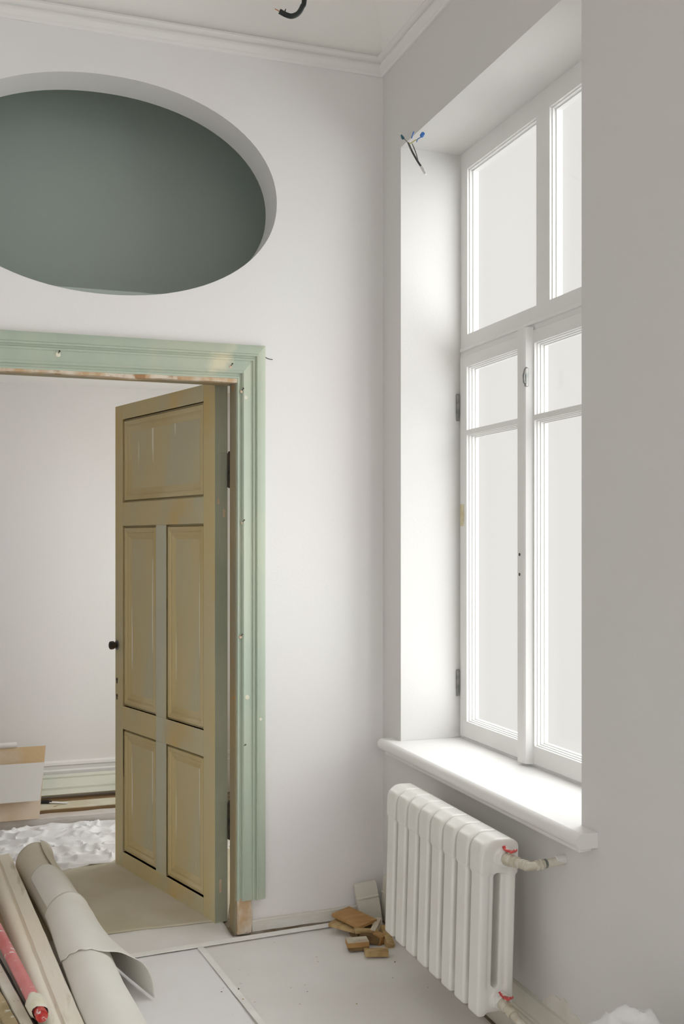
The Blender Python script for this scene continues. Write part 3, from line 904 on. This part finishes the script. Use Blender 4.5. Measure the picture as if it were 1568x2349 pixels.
def wpx(px, py, x):
    """point on the plane x = const behind a pixel of the photograph (used to measure the wires)"""
    yaw = R(19.45)
    d = Vector((math.sin(yaw), math.cos(yaw), 0)) + Vector((math.cos(yaw), -math.sin(yaw), 0)) * ((px - 784) / FPX) + Vector((0, 0, -(py - HOR) / FPX))
    t = (x + 1.501) / d.x
    return Vector((-1.501, -3.774, 1.45)) + d * t


c0 = wpx(936, 328, -.004)
mk('cable_sheath', *tube(curve([c0, wpx(944, 346, -.030), wpx(955, 366, -.045), wpx(966, 383, -.05)], 6), .0035, 8), 'cable', wb)
mk('white_sheath', *tube([wpx(966, 383, -.05), wpx(971, 390, -.052), wpx(976, 400, -.052)], .0045, 8, [.0045, .006, .004]), 'wwhite', wb)
mk('wire', *tube(curve([wpx(945, 330, -.004), wpx(950, 342, -.02), wpx(955, 356, -.03), wpx(959, 372, -.045)], 5), .0018, 6), 'wgrey', wb)
mk('wire', *tube(curve([c0, wpx(930, 322, -.02), wpx(924, 315, -.03), wpx(921, 312, -.03)], 5), .0014, 6), 'wgrey', wb)
mk('connector', *tube([wpx(924, 317, -.03), wpx(922, 314, -.03), wpx(920, 310, -.03)], .004, 8, [.0055, .005, .003]), 'wteal', wb)
mk('connector', *tube([wpx(920, 310, -.03), wpx(918, 306, -.03), wpx(914, 302, -.03)], .003, 8, [.0035, .003, .0012]), 'wwhite', wb)
mk('wire', *tube(curve([c0, wpx(940, 322, -.02), wpx(944, 316, -.03)], 5), .0012, 6), 'wwhite', wb)
mk('wire', *tube([wpx(943.5, 317, -.03), wpx(948.5, 302, -.03)], .0022, 6), 'wblue', wb)
mk('wire', *tube(curve([wpx(938, 330, -.01), wpx(944, 327, -.02), wpx(950, 323, -.03), wpx(955, 320, -.035)], 5), .002, 6), 'wyel', wb)
mk('wire', *tube(curve([wpx(955, 326, -.035), wpx(957, 320, -.035), wpx(961, 317, -.035), wpx(966, 314, -.035)], 5), .0018, 6), 'wblue', wb)
mk('connector', *tube([wpx(966, 315, -.035), wpx(967, 311, -.035), wpx(970, 306, -.035)], .006, 8, [.004, .0075, .0065]), 'wblue', wb)

# ------------------------------------------------------------------ material pile at the doorway
# white lining paper roll with its loose outer sheet
rr = empty('paper_roll', (-1.19, -.1, 0))
tag(rr, 'rolled white lining paper with a torn loose flap on the floor', 'paper roll')


def rax(y):   # roll axis x at a given y
    return np.interp(y, [-1.2, -.579, .066, .80], [-1.095, -1.142, -1.170, -1.248])


ys = [.88, .84, .78] + [.78 - .06 * i for i in range(1, 33)]
V, F = [], []
nr = 34
for i, y in enumerate(ys):
    for k in range(nr + 1):
        a = 2 * math.pi * k / nr * 1.12 + .5
        r_ = .0665 + .0012 * k / 4 + .002 * noise.noise(Vector((y * 4, math.cos(a), math.sin(a))))
        r_ *= 1.0 + (.10 * max(0, (y - .70) / .18))
        yk = y + .035 * math.sin(a * 1.0 + 1.2) * (1 if i < 2 else 0)
        V.append((rax(y) + r_ * math.cos(a), yk, .0915 + r_ * math.sin(a)))
for i in range(len(ys) - 1):
    for k in range(nr):
        b_ = i * (nr + 1) + k
        F.append((b_, b_ + 1, b_ + nr + 2, b_ + nr + 1))
o = mk('roll', V, F, 'rollin', rr, smooth=True, auto=60)
s = o.modifiers.new('thickness', 'SOLIDIFY')
s.thickness = .0012


def wrap(name, y_far, y_near, a_start, D_far, D_near, skew, rad_, m, lift=0.0, puff=0.0, seed=0):
    V, F = [], []
    nu, nv = 44, 40
    for j in range(nv + 1):
        v = j / nv
        for i in range(nu + 1):
            s_ = i / nu
            y = lerp(y_far(s_), y_near(s_), v)
            ax = rax(y)
            D = lerp(D_far, D_near, v ** 1.3)
            rr_ = rad_ + .003 * noise.noise(Vector((y * 3, s_ * 3, seed)))
            lv_ = R(lerp(38, 38 + lift, min(1, v ** 1.5)))
            if s_ < .55:
                a = lerp(a_start, lv_, s_ / .55)
                bulge = puff * max(0, 1 - v / .12) * math.exp(-((s_ - .40) / .14) ** 2)
                x, z = ax + (rr_ + bulge) * math.cos(a), .0915 + (rr_ + bulge) * math.sin(a)
            else:
                t = (s_ - .55) / .45
                P0 = Vector((rr_ * math.cos(lv_), .0915 + rr_ * math.sin(lv_)))
                tg = Vector((math.sin(lv_), -math.cos(lv_)))
                P3 = Vector((D, .014))
                L0 = (P3 - P0).length
                P1 = P0 + tg * L0 * .42
                P2 = P3 + Vector((.004, .10)) * (L0 / .19)
                q = P0 * (1 - t) ** 3 + P1 * 3 * t * (1 - t) ** 2 + P2 * 3 * t * t * (1 - t) + P3 * t ** 3
                x, z = ax + q.x, q.y
            V.append((x, y, z + .0012 * noise.noise(Vector((x * 14, y * 10, seed)))))
    for j in range(nv):
        for i in range(nu):
            b_ = j * (nu + 1) + i
            F.append((b_, b_ + 1, b_ + nu + 2, b_ + nu + 1))
    o_ = mk(name, V, F, m, rr, smooth=True, auto=70)
    sd = o_.modifiers.new('thickness', 'SOLIDIFY')
    sd.thickness = .001
    return o_


wrap('outer_sheet', lambda s_: .10 + .035 * math.sin(s_ * 5), lambda s_: lerp(-.33, -.47, s_ ** .7) + .006 * math.sin(s_ * 40), R(165), .084, .190, 0, .084, 'roll', lift=44, puff=.012, seed=3)
wrap('inner_sheet', lambda s_: .50 + .05 * math.sin(s_ * 6), lambda s_: .07 + .02 * math.sin(s_ * 9), R(150), .078, .084, 0, .0785, 'roll', seed=8)
wrap('inner_sheet', lambda s_: -.30, lambda s_: -1.12, R(168), .078, .084, 0, .0790, 'roll', seed=12)

# timber under the beige moulding, then the moulding on top
TB0, TB1 = Vector((-1.395, .90, 0)), Vector((-1.232, -1.15, 0))
dT = (TB1 - TB0).normalized()
tag(mk('timber_beam', *plank(TB0 + Vector((0, 0, .075)), TB1 + Vector((0, 0, .075)), .085, .070, wob=.002), 'fibre'), 'tan timber lying under the beige moulding', 'timber')
prof = [(-.052, -.040), (-.054, -.030), (-.052, -.014), (-.044, -.003), (-.032, .002), (-.018, .000), (-.008, -.006), (-.004, -.011), (.000, -.009),
        (.004, -.002), (.046, .001), (.052, -.004), (.053, -.040)]
V, F = plank(TB0 + Vector((0, 0, .124)), TB1 + Vector((0, 0, .124)), .1, .04, wob=.0015, seg=60, prof=[(-a, b) for a, b in prof][::-1])
tag(mk('wooden_moulding', V, F, 'beige', smooth=True, auto=40), 'long beige moulding with a dirty groove beside the paper roll', 'moulding')

# red pole
pe = wpx  # measured on the pole's own plane below
P0, P1 = Vector((-1.475, .30, .158)), Vector((-1.322, -.815, .166))
pl = empty('painted_pole', (P0 + P1) / 2 - Vector((0, 0, .02)))
tag(pl, 'red painted pole with a paint-caked end', 'pole')
mk('pole_shaft', *tube([P0.lerp(P1 - (P1 - P0).normalized() * .05, i / 10) for i in range(11)], .0185, 18), 'pole', pl, smooth=True, auto=50)
dP = (P1 - P0).normalized()
q0 = P1 - dP * .115
V, F = tube([q0 + dP * t for t in (0, .002, .014, .03, .05, .07, .085, .10)], .02, 18, [.0188, .0205, .022, .0255, .0265, .025, .023, .0195], caps=False)
V = [Vector(v) + Vector(noise.noise_vector(Vector(v) * 55)) * .0065 for v in V]
mk('paint_crust', V, F, 'putty', pl, smooth=True, auto=60)
mk('pole_end', *tube([P1 - dP * .02, P1 + dP * .012, P1 + dP * .0121, P1 - dP * .006], .0165, 12, [.0165, .0165, .0115, .0112], caps=False), 'red', pl)
mk('pole_bore', *disc(P1 - dP * .008, dP, .0112, .004, 10), 'black', pl)

# old boards left of the pole
def along(x0, y0, x1, y1, z):
    return Vector((x0, y0, z)), Vector((x1, y1, z))


a, b = along(-1.449, .02, -1.329, -.75, .078)
tag(mk('black_shade_strip', *plank(a, b, .030, .063, wob=.002), 'black'), 'black strip standing in for shade in the gap beside the red pole', 'plank')  # black strip put into the gap to stand in for its shade
a, b = Vector((-1.492, .02, .150)), Vector((-1.322, -1.05, .150))
tag(mk('old_board', *plank(a, b, .030, .135, wob=.0015, seg=30, seed=40), 'oldboard'), 'white board set on edge beside the black shade strip', 'board')
a, b = Vector((-1.525, .0, .146)), Vector((-1.352, -1.08, .142))
tag(mk('old_board', *plank(a, b, .034, .135, wob=.004, seg=60, seed=44), 'chipped'), 'narrow board with chipped paint and bare brown edges', 'board')
a, b = Vector((-1.580, -.06, .128)), Vector((-1.400, -1.12, .128))
tag(mk('old_board', *plank(a, b, .055, .12, wob=.0025, seg=40, seed=48), 'oldboard'), 'stained off-white board beside the chipped one', 'board')
a, b = Vector((-1.535, .12, .100)), Vector((-1.418, .04, .100))
tag(mk('board_scrap', *plank(a, b, .05, .014, wob=.002, seg=8, seed=52), 'oldboard'), 'short pale board scrap lying across behind the red pole', 'board')

# ------------------------------------------------------------------ things along the hallway wall
HX0, HX1 = -2.1, -.35
tag(mk('plank', *plank((HX0, 1.80, .046), (HX1, 1.805, .046), .09, .045, wob=.004, seg=50, seed=60), 'rough'), 'rough whitewashed plank at the edge of the plastic sheet', 'plank')
pk = empty('plank', (-1.2, 1.92, 0))
tag(pk, 'brown plank with a cream painted top behind the rough plank', 'plank')
mk('plank_body', *plank((HX0, 1.925, .060), (HX1, 1.925, .060), .135, .060, wob=.002, seg=30, seed=61), 'brown', pk)
mk('cream_face', *plank((HX0, 1.925, .068), (HX1, 1.925, .068), .132, .0075, wob=.0015, seg=30, seed=62), 'cream', pk)
tprof = [(-.06, -.012), (.06, -.012), (.06, .004), (.052, .010), (.040, .010), (.034, .003), (-.006, .003), (-.012, .011), (-.022, .013), (-.032, .006), (-.060, .005)]
V, F = sweep(tprof, [Vector((HX0, 2.085, .135)), Vector((HX1, 2.085, .138))], [(Vector((0, .62, .78)), Vector((0, -.78, .62)))] * 2)
tag(mk('old_casing', V, F, 'greenwhite', smooth=True, auto=30), 'greenish white old casing leaning on the hallway baseboard', 'casing')
tag(mk('plank', *plank((HX0, 2.065, .062), (HX1, 2.065, .062), .10, .060, wob=.002, seg=20, seed=66), 'brown'), 'dark brown plank under the greenish old casing', 'plank')
# scraper on the plank
kf = empty('scraper', (-1.10, 1.95, .07))
tag(kf, 'small scraper with a black handle on the cream plank', 'tool')
mk('handle', *tube([(-1.175, 1.975, .080), (-1.165, 1.974, .080), (-1.11, 1.962, .078), (-1.10, 1.960, .077)], .010, 10, [.006, .010, .009, .005]), 'black', kf)
mk('blade', *plank((-1.11, 1.962, .078), (-1.02, 1.935, .0735), .03, .0025, seg=2), 'nut', kf)
# panels leaning at the left
def panel(name, x0, x1r, x1t, y0, z0, y1, z1, t, m, label, cat='panel'):
    V = [(x0, y0, z0), (x1r, y0, z0), (x1t, y1, z1), (x0, y1, z1)]
    nrm = Vector((0, -(z1 - z0), (y1 - y0))).normalized() * t
    V += [Vector(v) - nrm for v in V]
    F = [(0, 1, 2, 3), (7, 6, 5, 4), (0, 4, 5, 1), (1, 5, 6, 2), (2, 6, 7, 3), (3, 7, 4, 0)]
    return tag(mk(name, V, F, m), label, cat)


panel('fibreboard_panel', -1.95, -1.176, -1.139, 1.745, .049, 1.835, .400, .010, 'fibre', 'tan fibreboard panel leaning behind the white sheet of board')
panel('hardboard_sheet', -1.95, -1.176, -1.149, 1.722, .146, 1.762, .330, .006, 'card', 'white sheet of board propped in front of the tan fibreboard panel')
tag(mk('white_tube', *tube([(-1.95, 1.842, .412), (-1.60, 1.840, .412), (-1.281, 1.838, .412)], .014, 14), 'nut', smooth=True, auto=40), 'white plastic tube lying along the top of the fibreboard panel', 'tube')

# ------------------------------------------------------------------ crumpled bag by the window wall
bm = bmesh.new()
bmesh.ops.create_icosphere(bm, subdivisions=5, radius=1)
V = []
for v in bm.verts:
    p = v.co.copy()
    h_ = noise.fractal(p * 1.7 + Vector((4, 2, 0)), 1.0, 2.0, 4)
    rdg = 1 - abs(noise.noise(p * 3.2 + Vector((1, 7, 3)))) * 2
    q = p * (1 + .16 * h_ + .10 * rdg)
    V.append(Vector((-.175 + q.x * .125, -1.90 + q.y * .17, max(.010, .235 + q.z * .205))))
bm.verts.index_update()
F = [tuple(v.index for v in f.verts) for f in bm.faces]
bm.free()
tag(mk('plastic_bag', V, F, 'plastic', smooth=True, auto=70), 'crumpled white plastic bag by the wall under the window end', 'bag')
